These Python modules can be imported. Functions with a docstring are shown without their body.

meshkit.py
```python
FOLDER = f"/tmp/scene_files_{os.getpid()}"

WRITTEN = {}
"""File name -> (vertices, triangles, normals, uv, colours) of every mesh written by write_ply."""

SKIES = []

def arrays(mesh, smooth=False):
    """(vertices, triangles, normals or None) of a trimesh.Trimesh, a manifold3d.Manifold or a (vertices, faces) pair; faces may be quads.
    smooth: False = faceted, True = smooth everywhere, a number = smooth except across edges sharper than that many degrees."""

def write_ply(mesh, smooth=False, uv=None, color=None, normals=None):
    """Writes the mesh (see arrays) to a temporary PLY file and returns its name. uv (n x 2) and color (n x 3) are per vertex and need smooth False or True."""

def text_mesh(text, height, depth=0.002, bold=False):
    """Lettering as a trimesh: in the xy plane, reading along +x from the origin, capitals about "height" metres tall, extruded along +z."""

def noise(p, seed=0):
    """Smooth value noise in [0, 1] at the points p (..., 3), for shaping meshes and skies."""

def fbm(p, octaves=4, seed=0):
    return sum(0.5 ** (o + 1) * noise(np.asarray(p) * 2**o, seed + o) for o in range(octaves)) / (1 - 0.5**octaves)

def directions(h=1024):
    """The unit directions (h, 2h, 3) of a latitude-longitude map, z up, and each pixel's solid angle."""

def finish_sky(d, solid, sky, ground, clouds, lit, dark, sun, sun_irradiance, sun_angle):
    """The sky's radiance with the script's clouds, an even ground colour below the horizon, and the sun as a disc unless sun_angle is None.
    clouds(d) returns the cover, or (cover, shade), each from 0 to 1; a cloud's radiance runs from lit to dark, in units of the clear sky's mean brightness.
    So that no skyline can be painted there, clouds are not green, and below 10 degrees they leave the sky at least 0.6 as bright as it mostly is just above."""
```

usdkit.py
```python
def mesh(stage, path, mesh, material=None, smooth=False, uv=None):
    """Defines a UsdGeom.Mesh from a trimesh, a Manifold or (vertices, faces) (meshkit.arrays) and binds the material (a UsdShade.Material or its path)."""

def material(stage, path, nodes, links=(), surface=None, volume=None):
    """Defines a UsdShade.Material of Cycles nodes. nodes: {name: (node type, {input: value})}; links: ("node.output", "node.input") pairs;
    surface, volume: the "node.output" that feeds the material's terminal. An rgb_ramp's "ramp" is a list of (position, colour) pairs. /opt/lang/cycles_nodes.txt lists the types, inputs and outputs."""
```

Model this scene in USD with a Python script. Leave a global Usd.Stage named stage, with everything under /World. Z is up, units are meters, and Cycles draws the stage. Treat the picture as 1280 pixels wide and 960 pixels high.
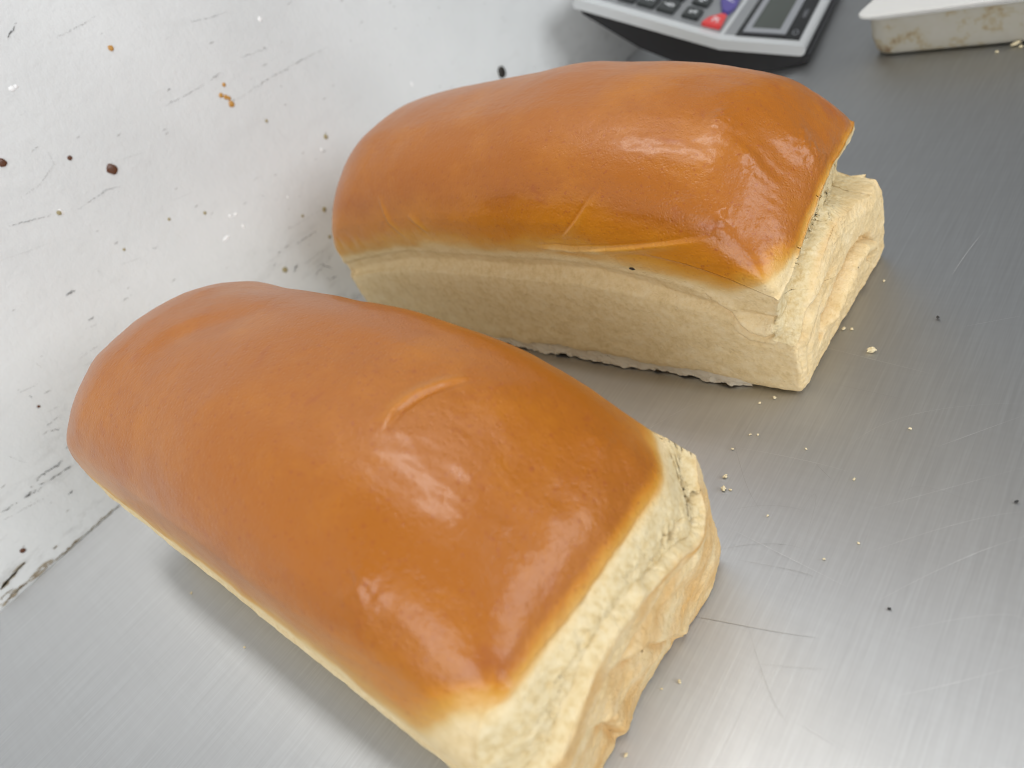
import math, random
import numpy as np, trimesh, usdkit, meshkit
from scipy.interpolate import PchipInterpolator, CubicSpline
from scipy.ndimage import gaussian_filter1d
from pxr import Usd, UsdGeom, UsdLux, UsdShade, Sdf, Gf, Vt

stage = Usd.Stage.CreateInMemory()
UsdGeom.SetStageUpAxis(stage, UsdGeom.Tokens.z)
UsdGeom.SetStageMetersPerUnit(stage, 1.0)
UsdGeom.Xform.Define(stage, '/World')
S = 0.21      # metres per layout unit (the camera stands one unit above the table)
WALL = -2.07  # the wall plane in layout units; x runs away from the wall, y along it, z up

# ---------------------------------------------------------------- camera
R = np.array([[0.73456107, 0.16554573, -0.65803848], [0.57640399, -0.66392375, 0.47640707], [-0.35802022, -0.7292461, -0.58311376]])
cam = UsdGeom.Camera.Define(stage, '/World/camera')
right, down, fwd = R[:, 0], R[:, 1], R[:, 2]
M = np.eye(4)
M[0, :3], M[1, :3], M[2, :3], M[3, :3] = right, -down, -fwd, (0, 0, S)
cam.AddTransformOp().Set(Gf.Matrix4d(*M.ravel().tolist()))
cam.CreateHorizontalApertureAttr(36.0)
cam.CreateFocalLengthAttr(36.0 * 854.617 / 1280)
cam.CreateFStopAttr(8.5)
cam.CreateFocusDistanceAttr(0.26)
cam.CreateClippingRangeAttr((0.01, 100.0))
cam.CreateExposureAttr(-0.06)

# ---------------------------------------------------------------- light
dome = UsdLux.DomeLight.Define(stage, '/World/room_light')
dome.CreateColorAttr(Gf.Vec3f(0.95, 0.98, 1.0)); dome.CreateIntensityAttr(0.072)

def rect_light(name, at, aim, w, h, power, color):
    l = UsdLux.RectLight.Define(stage, '/World/' + name)
    z = np.array(at, float) - np.array(aim, float); z /= np.linalg.norm(z)
    up = np.array([0, 1.0, 0]) if abs(z[2]) > 0.9 else np.array([0, 0, 1.0])
    x = np.cross(up, z); x /= np.linalg.norm(x); y = np.cross(z, x)
    m = np.eye(4); m[0, :3], m[1, :3], m[2, :3], m[3, :3] = x, y, z, at
    l.AddTransformOp().Set(Gf.Matrix4d(*m.ravel().tolist()))
    l.CreateWidthAttr(w); l.CreateHeightAttr(h); l.CreateIntensityAttr(power)
    l.CreateColorAttr(Gf.Vec3f(*color)); l.CreateNormalizeAttr(False)
    return l

rect_light('ceiling_lamp', (-0.05, 0.27, 1.75), (-0.05, 0.15, 0), 1.4, 0.14, 22.0, (1.0, 0.985, 0.95))
rect_light('ceiling_lamp_001', (0.05, 0.95, 1.75), (-0.15, 0.2, 0), 1.3, 0.30, 2.0, (1.0, 0.985, 0.95))
rect_light('window_light', (2.2, 0.5, 1.0), (0, 0.1, 0.05), 1.6, 1.2, 5.6, (0.96, 0.98, 1.0))

rect_light('window_light_001', (0.7, -1.9, 1.1), (-0.1, 0.2, 0.05), 1.5, 1.2, 5.6, (0.97, 0.985, 1.0))

# ---------------------------------------------------------------- helpers
used = {}
def numbered(path):
    n = used.get(path, 0); used[path] = n + 1
    return path if n == 0 else f'{path}_{n:03d}'

def tag(o, label=None, cat=None, group=None, kind=None):
    p = o if isinstance(o, Usd.Prim) else o.GetPrim()
    for k, v in (('label', label), ('category', cat), ('group', group), ('kind', kind)):
        if v: p.SetCustomDataByKey(k, v)
    return p

def thing(name, label=None, cat=None, group=None, loc=(0, 0, 0)):
    x = UsdGeom.Xform.Define(stage, numbered('/World/' + name))
    x.AddTranslateOp().Set(Gf.Vec3d(*map(float, loc)))
    tag(x, label, cat, group)
    return x.GetPrim()

def under(parent):
    return str(parent.GetPath()) if parent is not None else '/World'

def obj(name, mesh, mat, parent=None, smooth=False, origin=None):
    """One mesh prim. Points are given in metres in world space; origin is subtracted for a parent that is moved."""
    v, f, n = meshkit.arrays(mesh, smooth)
    if origin is not None: v = v - np.asarray(origin)
    return put(numbered(under(parent) + '/' + name), v, f, n, mat)

def put(path, v, f, n, mat, mask=None):
    m = UsdGeom.Mesh.Define(stage, path)
    m.CreatePointsAttr(Vt.Vec3fArray.FromNumpy(v.astype(np.float32)))
    m.CreateFaceVertexCountsAttr(Vt.IntArray.FromNumpy(np.full(len(f), 3, np.int32)))
    m.CreateFaceVertexIndicesAttr(Vt.IntArray.FromNumpy(f.astype(np.int32).ravel()))
    m.CreateSubdivisionSchemeAttr('none')
    m.CreateExtentAttr(Vt.Vec3fArray.FromNumpy(np.stack([v.min(0), v.max(0)]).astype(np.float32)))
    if n is not None:
        m.CreateNormalsAttr(Vt.Vec3fArray.FromNumpy(n.astype(np.float32))); m.SetNormalsInterpolation('vertex')
    if mask is not None:
        UsdGeom.PrimvarsAPI(m).CreatePrimvar('bake', Sdf.ValueTypeNames.Color3fArray, 'vertex').Set(Vt.Vec3fArray.FromNumpy(mask.astype(np.float32)))
    UsdShade.MaterialBindingAPI.Apply(m.GetPrim()).Bind(mat)
    return m

def mat(name, nodes, links=(), surface='p.BSDF'):
    return usdkit.material(stage, '/World/Looks/' + name, nodes, links, surface=surface)

def plain(name, color, rough=0.5, **kw):
    return mat(name, {'p': ('principled_bsdf', {'base_color': color, 'roughness': rough, **kw})})

def ss(a, b, x):
    t = np.clip((x - a) / (b - a), 0, 1); return t * t * (3 - 2 * t)

def bump_of(x, w): return np.exp(-(x / w) ** 2)

# ---------------------------------------------------------------- materials
# bread: the primvar "bake" holds (how browned by the oven, how torn open, how toasted) for every point of the crust
bread = mat('bread', {
    'a': ('attribute', {'attribute': 'bake'}), 'c': ('separate_color', {}),
    'g': ('geometry', {}),
    'n1': ('noise_texture', {'scale': 28.0, 'detail': 4.0, 'roughness': 0.6}),
    'n2': ('noise_texture', {'scale': 420.0, 'detail': 3.0, 'roughness': 0.6}),
    'n3': ('noise_texture', {'scale': 1500.0, 'detail': 2.0}),
    'n4': ('noise_texture', {'scale': 110.0, 'detail': 5.0, 'roughness': 0.7}),
    'm1': ('math', {'math_type': 'multiply_add', 'value2': 0.40, 'value3': -0.21}),
    'm2': ('math', {'math_type': 'multiply_add', 'value2': 0.10, 'value3': -0.05}),
    's1': ('math', {'math_type': 'add'}), 's2': ('math', {'math_type': 'add', 'use_clamp': True}),
    'crust': ('rgb_ramp', {'ramp': [(0, (0.70, 0.53, 0.27)), (0.14, (0.68, 0.47, 0.20)), (0.3, (0.62, 0.34, 0.085)), (0.5, (0.58, 0.275, 0.032)), (0.75, (0.53, 0.192, 0.006)), (1, (0.375, 0.112, 0.003))]}),
    'pale': ('rgb_ramp', {'ramp': [(0.28, (0.63, 0.455, 0.21)), (0.5, (0.77, 0.60, 0.335)), (0.72, (0.83, 0.69, 0.45))]}),
    'pm': ('mix_float', {'fac': 0.45, 'use_clamp': False}), 'f1': ('map_range', {'from_min': 0.02, 'from_max': 0.2, 'clamp': True}),
    'mx': ('mix', {}), 
    'toast': ('mix', {'color2': (0.66, 0.36, 0.095)}),
    'crumb': ('rgb_ramp', {'ramp': [(0.3, (0.60, 0.45, 0.22)), (0.5, (0.70, 0.57, 0.33)), (0.75, (0.76, 0.65, 0.43))]}),
    'torn': ('mix', {}),
    'n5': ('noise_texture', {'scale': 640.0, 'detail': 1.0}), 'n6': ('noise_texture', {'scale': 60.0, 'detail': 3.0, 'distortion': 1.5}),
    'fr': ('map_range', {'from_min': 0.64, 'from_max': 0.76, 'to_min': 0.0, 'to_max': 0.55, 'clamp': True}),
    'fr2': ('map_range', {'from_min': 0.63, 'from_max': 0.74, 'to_min': 0.0, 'to_max': 0.40, 'clamp': True}),
    'frm': ('math', {'math_type': 'maximum'}), 'frc': ('math', {'math_type': 'multiply'}), 'freck': ('mix', {'color2': (0.30, 0.065, 0.012)}),
    'ro': ('map_range', {'from_min': 0.1, 'from_max': 0.5, 'to_min': 0.72, 'to_max': 0.38, 'clamp': True}),
    'co': ('map_range', {'from_min': 0.2, 'from_max': 0.6, 'to_min': 0.0, 'to_max': 0.30, 'clamp': True}),
    'hs': ('mix_float', {'use_clamp': False}), 'vo': ('voronoi_texture', {'scale': 520.0, 'randomness': 1.0}), 'vm': ('map_range', {'from_min': 0.0, 'from_max': 0.35, 'to_min': 0.0, 'to_max': 0.6, 'clamp': True}), 'hv': ('math', {'math_type': 'add'}), 'n7': ('noise_texture', {'scale': 190.0, 'detail': 5.0, 'roughness': 0.7}), 'hw': ('math', {'math_type': 'multiply_add', 'value2': 1.3}),
    'bs': ('map_range', {'from_min': 0.1, 'from_max': 0.5, 'to_min': 0.38, 'to_max': 0.24, 'clamp': True}),
    'b': ('bump', {'distance': 0.0011, 'use_object_space': False}),
    'p': ('principled_bsdf', {'specular_ior_level': 0.4, 'coat_roughness': 0.20, 'subsurface_weight': 0.0}),
}, [
    ('a.color', 'c.color'), ('g.position', 'n1.vector'), ('g.position', 'n2.vector'), ('g.position', 'n3.vector'), ('g.position', 'n4.vector'),
    ('n1.fac', 'm1.value1'), ('n2.fac', 'm2.value1'), ('c.r', 's1.value1'), ('m1.value', 's1.value2'), ('s1.value', 's2.value1'), ('m2.value', 's2.value2'),
    ('s2.value', 'crust.fac'), ('n4.fac', 'pm.a'), ('n2.fac', 'pm.b'), ('pm.result', 'pale.fac'), ('c.r', 'f1.value'), ('f1.result', 'mx.fac'), ('pale.color', 'mx.color1'), ('crust.color', 'freck.color1'), ('frc.value', 'freck.fac'), ('freck.color', 'mx.color2'), ('g.position', 'n5.vector'), ('g.position', 'n6.vector'), ('n5.fac', 'fr.value'), ('n6.fac', 'fr2.value'), ('fr.result', 'frm.value1'), ('fr2.result', 'frm.value2'), ('frm.value', 'frc.value1'), ('c.r', 'frc.value2'),
    ('c.b', 'toast.fac'), ('mx.color', 'toast.color1'), ('n2.fac', 'crumb.fac'), ('c.g', 'torn.fac'), ('toast.color', 'torn.color1'), ('crumb.color', 'torn.color2'),
    ('torn.color', 'p.base_color'), ('c.r', 'ro.value'), ('ro.result', 'p.roughness'), ('c.r', 'co.value'), ('co.result', 'p.coat_weight'),
    ('n2.fac', 'hs.a'), ('n3.fac', 'hs.b'), ('g.position', 'vo.vector'), ('vo.distance', 'vm.value'), ('hs.result', 'hv.value1'), ('vm.result', 'hv.value2'), ('g.position', 'n7.vector'), ('n7.fac', 'hw.value1'), ('hv.value', 'hw.value3'), ('hw.value', 'b.height'), ('c.r', 'bs.value'), ('bs.result', 'b.strength'), ('b.normal', 'p.normal'),
])

# brushed steel: grain runs along the wall (y)
steel = mat('brushed_steel', {
    'g': ('geometry', {}),
    'mp': ('mapping', {'scale': (1150.0, 26.0, 26.0)}), 'n': ('noise_texture', {'scale': 1.0, 'detail': 3.0, 'roughness': 0.65}),
    'mp2': ('mapping', {'scale': (420.0, 26.0, 26.0), 'rotation': (0.0, 0.0, 0.55)}), 'n2': ('noise_texture', {'scale': 1.0, 'detail': 4.0, 'roughness': 0.7}),
    'mp3': ('mapping', {'scale': (24.0, 420.0, 24.0), 'rotation': (0.0, 0.0, 0.25)}), 'n4': ('noise_texture', {'scale': 1.0, 'detail': 3.0, 'roughness': 0.7}),
    'n3': ('noise_texture', {'scale': 9.0, 'detail': 5.0, 'roughness': 0.65, 'distortion': 0.6}),
    'ad2': ('math', {'math_type': 'multiply_add', 'value2': 0.2}),
    'ad': ('math', {'math_type': 'multiply_add', 'value2': 0.5}),
    'gm': ('mix_float', {'fac': 0.42, 'use_clamp': False}), 'gm2': ('mix_float', {'fac': 0.15, 'use_clamp': False}), 'col': ('rgb_ramp', {'ramp': [(0.36, (0.525, 0.53, 0.535)), (0.5, (0.56, 0.565, 0.57)), (0.64, (0.60, 0.61, 0.615))]}),
    'ro': ('map_range', {'from_min': 0.25, 'from_max': 0.75, 'to_min': 0.50, 'to_max': 0.60}),
    'b': ('bump', {'strength': 0.17, 'distance': 0.0004}),
    'tg': ('combine_xyz', {'x': 1.0, 'y': 0.0, 'z': 0.0}),
    'p': ('principled_bsdf', {'metallic': 1.0, 'anisotropic': 0.80}),
}, [('g.position', 'mp.vector'), ('mp.vector', 'n.vector'), ('g.position', 'mp2.vector'), ('mp2.vector', 'n2.vector'), ('g.position', 'n3.vector'),
    ('n2.fac', 'ad.value1'), ('n.fac', 'ad.value3'), ('g.position', 'mp3.vector'), ('mp3.vector', 'n4.vector'), ('n4.fac', 'ad2.value1'), ('ad.value', 'ad2.value3'), ('ad2.value', 'b.height'), ('b.normal', 'p.normal'), ('n.fac', 'gm.a'), ('n2.fac', 'gm.b'), ('gm.result', 'gm2.a'), ('n4.fac', 'gm2.b'), ('gm2.result', 'col.fac'), ('col.color', 'p.base_color'),
    ('n3.fac', 'ro.value'), ('ro.result', 'p.roughness'), ('tg.vector', 'p.tangent')])

paint = mat('wall_paint', {
    'g': ('geometry', {}), 'n': ('noise_texture', {'scale': 90.0, 'detail': 4.0, 'roughness': 0.6}), 'n2': ('noise_texture', {'scale': 9.0, 'detail': 5.0}),
    'n9': ('noise_texture', {'scale': 420.0, 'detail': 2.0}), 'bh': ('math', {'math_type': 'multiply_add', 'value2': 0.35}),
    'c': ('rgb_ramp', {'ramp': [(0.3, (0.66, 0.675, 0.675)), (0.6, (0.735, 0.75, 0.75))]}),
    'mp': ('mapping', {'scale': (30.0, 26.0, 75.0), 'rotation': (0.12, 0.0, 0.0)}), 'sm': ('noise_texture', {'scale': 1.0, 'detail': 6.0, 'roughness': 0.72}),
    'smr': ('map_range', {'from_min': 0.53, 'from_max': 0.74, 'to_min': 0.0, 'to_max': 0.75, 'clamp': True}),
    'x': ('separate_xyz', {}), 'low': ('map_range', {'from_min': 0.0, 'from_max': 0.085, 'to_min': 1.0, 'to_max': 0.12, 'clamp': True}),
    'k': ('math', {'math_type': 'multiply'}), 'mx': ('mix', {'color2': (0.36, 0.355, 0.34)}),
    'b': ('bump', {'strength': 0.28, 'distance': 0.0012}), 'p': ('principled_bsdf', {'roughness': 0.45}),
}, [('g.position', 'n.vector'), ('g.position', 'n2.vector'), ('g.position', 'n9.vector'), ('n9.fac', 'bh.value1'), ('n.fac', 'bh.value3'), ('bh.value', 'b.height'), ('n2.fac', 'c.fac'),
    ('g.position', 'mp.vector'), ('mp.vector', 'sm.vector'), ('sm.fac', 'smr.value'), ('g.position', 'x.vector'), ('x.z', 'low.value'), ('smr.result', 'k.value1'), ('low.result', 'k.value2'),
    ('k.value', 'mx.fac'), ('c.color', 'mx.color1'), ('mx.color', 'p.base_color'), ('b.normal', 'p.normal')])

silver = plain('silver_plastic', (0.66, 0.68, 0.69), 0.28, metallic=0.35)
face_grey = plain('keypad_face_grey', (0.27, 0.28, 0.29), 0.4, metallic=0.3)
black = plain('black_plastic', (0.012, 0.012, 0.014), 0.38)
black_gloss = plain('black_gloss', (0.005, 0.005, 0.006), 0.2, specular_ior_level=0.12)
keyblack = plain('black_key', (0.022, 0.026, 0.026), 0.4)
red = plain('red_key', (0.62, 0.05, 0.05), 0.35)
purple = plain('purple_key', (0.085, 0.065, 0.27), 0.35)
white = plain('white_print', (0.72, 0.74, 0.76), 0.5)
grey = plain('grey_bezel', (0.25, 0.26, 0.28), 0.35)
lcd = plain('lcd_glass', (0.05, 0.058, 0.05), 0.25, specular_ior_level=0.15)
faint = plain('faint_print', (0.22, 0.23, 0.25), 0.4)

# ---------------------------------------------------------------- the setting
def box(lo, hi):
    lo, hi = np.array(lo, float), np.array(hi, float)
    m = trimesh.creation.box(hi - lo); m.apply_translation((lo + hi) / 2); return m

wall_x = WALL * S
wall = thing('wall'); tag(wall, 'scuffed white painted wall behind the steel table', kind='structure')
obj('painted_face', box((wall_x - 0.1, -0.7, -0.25), (wall_x, 1.9, 1.1)), paint, wall)
table = thing('table'); tag(table, 'scratched brushed steel table top', kind='structure')
obj('steel_top', box((wall_x + 0.0012, -0.65, -0.035), (0.62, 1.55, 0.0)), steel, table)

# ---------------------------------------------------------------- loaves
PROFILE = np.array([(0, 0), (.5, 0), (.90, .001), (.965, .008), (.985, .03), (.985, .12), (.992, .2), (.992, .232), (.952, .250), (.945, .280), (1.0, .303),
                    (1.05, .35), (1.06, .40), (1.01, .46), (.87, .52), (.67, .562), (.38, .593), (0, .603)])
NJ = 560

def profile_loop(PROFILE):
    PROFILE = np.array(PROFILE, float)
    t = np.r_[0, np.cumsum(np.hypot(*np.diff(PROFILE * [.245, 1], axis=0).T))]
    fy, fz = PchipInterpolator(t, PROFILE[:, 0]), PchipInterpolator(t, PROFILE[:, 1])
    u = np.linspace(0, t[-1], NJ // 2 + 1)
    y, z = fy(u), fz(u)
    return np.r_[-y, y[-2:0:-1]], np.r_[z, z[-2:0:-1]]      # bottom, near side, top, far side

def fbm(p, scale, seed=0, octaves=4):
    return meshkit.fbm(np.asarray(p) * np.asarray(scale), octaves, seed) - 0.5

def seg_dist(x, y, path):
    """Distance in plan to a polyline and the position 0..1 along it."""
    best, where, side, path = np.full(x.shape, 9.0), np.zeros(x.shape), np.ones(x.shape), np.asarray(path, float)
    n = len(path) - 1
    for k in range(n):
        a, b = path[k], path[k + 1]; d = b - a
        t = np.clip(((x - a[0]) * d[0] + (y - a[1]) * d[1]) / (d @ d), 0, 1)
        r = np.hypot(x - a[0] - t * d[0], y - a[1] - t * d[1])
        sg = np.sign(d[0] * (y - a[1]) - d[1] * (x - a[0])); side = np.where(r < best, sg, side)
        where = np.where(r < best, (k + t) / n, where); best = np.minimum(best, r)
    return best * side, where

def make_loaf(P):
    dy0, z0 = profile_loop(P.get('profile', PROFILE))
    yc, a, x_far, x_end = P['yc'], P['half'], P['far'], P['end']
    zs_f, zt_f = PchipInterpolator(*np.array(P['shoulder']).T), PchipInterpolator(*np.array(P['top']).T)
    wb_f, yc_f = PchipInterpolator(*np.array(P['width']).T), PchipInterpolator(*np.array(P['axis']).T)
    zc_f, zg_f = PchipInterpolator(*np.array(P['crust_edge']).T), PchipInterpolator(*np.array(P['groove']).T)

    def section(x, dy, z, slip=0.0):
        zs, zt = zs_f(x), zt_f(x + slip)
        flat = np.sign(dy) * np.interp(z, [.17, .24, .31, .37], [.988, .992, 1.0, 1.03])
        dy = np.where((z > .17) & (z < .37), dy + (flat - dy) * ss(x_end - .34, x_end - .10, x) * P['plain_corner'], dy)
        zz = np.where(z < .3, z * zs / .3, zs + (z - .3) * (zt - zs) / .303)
        return yc + yc_f(x) + dy * a * wb_f(x) * (1 - P['taper'] * ss(.33, .58, z) * ss(x_end - .32, x_end, x)), zz

    def end_face(y, z):
        """x of the near end over (y, z), and how torn and how toasted it is there."""
        u = np.clip((y - yc) / a, -1.1, 1.1)
        zc, zg = zc_f(u), zg_f(u)
        p3 = np.stack([np.zeros_like(y), y, z], -1)
        zg = zg + .010 * fbm(p3, 22, P['seed'] + 5) * 2; zc = zc + .006 * fbm(p3, 30, P['seed'] + 6) * 2
        q = (z - zg) / np.maximum(zc - zg, .02)
        h = zg - z
        x = np.where(h > 0, np.interp(h, *np.array(P['slab_steps']).T), np.interp(q, [0, .5, 1.0, 1.25], P['strip_steps']))
        slabw = ss(.012, .020, h)
        torn = ss(.018, .006, h) * ss(1.3, .85, q)
        calm = ss(1.0, .55, q)
        rough = fbm(p3, (1, 14, 55), P['seed'] + 7) * .010 + fbm(p3, 170, P['seed'] + 8) * .005
        x = x + torn * calm * rough * P['rough'] - P['notch'] * torn * ss(-.1, .8, u) * ss(.95, .55, q) - .020 * np.clip((z - zc) / .06, 0, 3) ** 1.6
        pits = ss(.05, .13, fbm(p3, (1, 62, 80), P['seed'] + 9, 3)) * bump_of(h + .012, .013) * P['pit_at'](u)
        x = x - pits * .020
        x = x + slabw * (fbm(p3, 9, P['seed'] + 10) * .012 + fbm(p3, (1, 20, 50), P['seed'] + 11) * .004 + fbm(p3, 150, P['seed'] + 12) * .003)
        for path, w, hh, flap in P['creases']:
            r, t = seg_dist(y, z, path)
            on = np.minimum(1, np.sin(np.clip(t, .04, .96) * math.pi) * 2.2)
            x = x + slabw * on * hh * ((np.where(r < 0, bump_of(r, w * 1.6), bump_of(r, w * .4)) - .8 * bump_of(r - w * .55, w * .5)) if flap else bump_of(r, w))
        x = x - P['round_far'] * ss(.55, 1.05, u) * ss(.05, .28, z) - P['round_near'] * ss(.70, 1.05, -u)
        toast = np.clip(bump_of(h - .008, .016) * (.6 + 1.3 * fbm(p3, 30, P['seed'] + 13)) * P['pit_at'](u) + slabw * P['tan'] * np.clip(.7 + 3.0 * fbm(p3, (1, 16, 24), P['seed'] + 14, 5), 0, 1.5) + torn * P['tan'] * ss(.02, .2, fbm(p3, (1, 20, 30), P['seed'] + 15)) * .8, 0, 1)
        toast = np.maximum(toast, pits * .9)
        return x_end + x, torn, toast, slabw, pits

    # rows over the far end, the length, and the near end
    Lf = .05 + .05 * ss(.28, .34, z0) + P['far_round'] * ss(.33, .56, z0)
    rows, kind = [], []
    kk = np.sin(np.linspace(0.02, 1, 46) * math.pi / 2)
    xr = x_far + Lf
    yr, zr = section(xr, dy0, z0)
    zm = .24
    for k in kk[:-1]:
        rows.append(np.stack([x_far + Lf * (1 - np.sqrt(np.maximum(1 - k ** 2.6, 0))), yc + (yr - yc) * k, zm + (zr - zm) * k], -1)); kind.append(0)
    Ln = .020 - .016 * ss(.16, .36, z0)
    yn, zn = section(np.full(NJ, x_end), dy0, z0)
    zn = np.where(zn > zs_f(x_end), zs_f(x_end) + (zn - zs_f(x_end)) * (zt_f(P['rim']) - zs_f(x_end)) / (zt_f(x_end) - zs_f(x_end)), zn)
    xn = end_face(yn, zn)[0] - Ln
    for _ in range(6):
        yn, zn = section(xn, dy0, z0, P['rim'] - xn)
        xn = .4 * xn + .6 * (end_face(yn, zn)[0] - Ln)
    tt = 1 - (1 - np.linspace(0, 1, 400)) ** 1.45
    for t in tt:
        x = xr + (xn - xr) * t
        y, z = section(x, dy0, z0, (P['rim'] - xn) * t ** 6)
        rows.append(np.stack([x, y, z], -1)); kind.append(1)
    yl, zl = rows[-1][:, 1], rows[-1][:, 2]
    k_in = np.r_[1 - np.linspace(0, 1, 16)[1:] ** 1.6 * .10, np.linspace(.90, .25, 170)[1:], np.linspace(.25, .01, 30)[1:]]
    zm2, ends = .13, []
    for k in k_in:
        y, z = yc + (yl - yc) * k, zm2 + (zl - zm2) * k
        e = end_face(y, z)
        drop = 1 - np.sqrt(np.maximum(1 - np.clip((k - .90) / .10, 0, 1) ** 2, 0))
        rows.append(np.stack([e[0] - Ln * drop, y, z], -1)); kind.append(2); ends.append(e[1:])
    G = np.array(rows)                                        # rows x NJ x 3
    kind = np.array(kind)
    NR = len(G)
    torn, toast, slabw, pit = (np.zeros((NR, NJ)) for _ in range(4))
    ne = len(ends)
    for q, arr in enumerate((torn, toast, slabw, pit)):
        arr[-ne:] = np.array([e[q] for e in ends])
        if q < 3: arr[-ne - 12:-ne] = arr[-ne] * (np.linspace(0, 1, 12) ** 2)[:, None]

    # round the crust over where the dome turns down to the end
    r0, lo_, hi_ = NR - ne, 150, 95
    kindA = np.repeat(kind[:, None].astype(float), NJ, 1)
    sl_ = slice(r0 - lo_, r0 + hi_)
    seg = G[sl_]
    arc = np.concatenate([np.zeros((1, NJ)), np.cumsum(np.linalg.norm(np.diff(seg, axis=0), axis=-1), axis=0)])
    chans = np.concatenate([seg, np.stack([torn[sl_], toast[sl_], slabw[sl_], kindA[sl_]], -1)], -1)
    outp = np.empty_like(chans)
    for j in range(NJ):
        a_ = np.linspace(0, arc[-1, j], lo_ + hi_)
        for c_ in range(7): outp[:, j, c_] = np.interp(a_, arc[:, j], chans[:, j, c_])
        if z0[j] > .29:
            step = arc[-1, j] / (lo_ + hi_ - 1)
            soft = gaussian_filter1d(outp[:, j, :3], P['round_sigma'] / step, axis=0, mode='nearest')
            w_ = gaussian_filter1d((outp[:, j, 3] + outp[:, j, 5] < .12).astype(float), .006 / step, mode='nearest')
            w_ = (ss(.55, 1.0, w_) * ss(.29, .34, z0[j]) * np.minimum(1, np.arange(lo_ + hi_) / 60))[:, None]
            outp[:, j, :3] += w_ * (soft - outp[:, j, :3])
    G[sl_] = outp[..., :3]; torn[sl_], toast[sl_], slabw[sl_], kindA[sl_] = (outp[..., c_] for c_ in (3, 4, 5, 6))
    K2 = kindA > 1.5; K1 = (kindA > .5) & ~K2

    def normals(G):
        ds, dj = np.gradient(G, axis=0), (np.roll(G, -1, 1) - np.roll(G, 1, 1))
        n = np.cross(ds, dj); n /= np.maximum(np.linalg.norm(n, axis=-1, keepdims=True), 1e-9)
        mid = n[NR // 2, NJ // 2]
        return n if mid[2] > 0 else -n

    X, Y, Z = G[..., 0], G[..., 1], G[..., 2]
    zs = zs_f(np.clip(X, x_far, x_end)); zt = zt_f(np.clip(X, x_far, x_end))
    u = np.clip((Y - yc - yc_f(np.clip(X, x_far, x_end))) / a, -1.1, 1.1)
    lip = zs + P['lip'] + .012 * fbm(G * [1, .3, .3], 6, P['seed'] + 1) * 2
    up = (Z - lip) / np.maximum(zt - zs, .05)                # 0 at the lip of the crust, 1 on top
    near_end = ss(x_end - .10, x_end - .0, X)
    mott_fine = fbm(G, (22, 34, 34), P['seed'] + 31, 4)
    mott = fbm(G, 7, P['seed'] + 2) * .75 + fbm(G, (3, 16, 16), P['seed'] + 4) * .18
    brown = ss(-.03, .27, up + mott * .2 + mott_fine * .10) + mott_fine * .10 * ss(.05, .2, up)
    brown = .10 * ss(-.04, .05, up) + .62 * brown + .34 * ss(.12, .75, up) + mott * .22 * ss(0, .3, up)
    edge = Z - (zc_f(np.clip(u, -1, 1)) + .004)
    brown *= np.where(K2, ss(-.012, .040, edge + .02 * fbm(G, 24, P['seed'] + 3)), 1 - near_end * (1 - ss(-.02, .05, edge)))
    near = np.clip(1 - (Z - lip) / .15, 0, 1) * ss(.35, .8, np.where(u < 0, -u, .8 * u)) * np.clip(1 - (x_end - .02 - X) / .13, 0, 1)
    brown = np.clip(brown, 0, 1) * (1 - torn) * (1 - slabw) * np.where(kind[:, None] > 0, 1 - .92 * ss(.20, .62, near + .25 * mott_fine * ss(0, .1, near)), 1)
    # relief along the normal
    n = normals(G)
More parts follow.
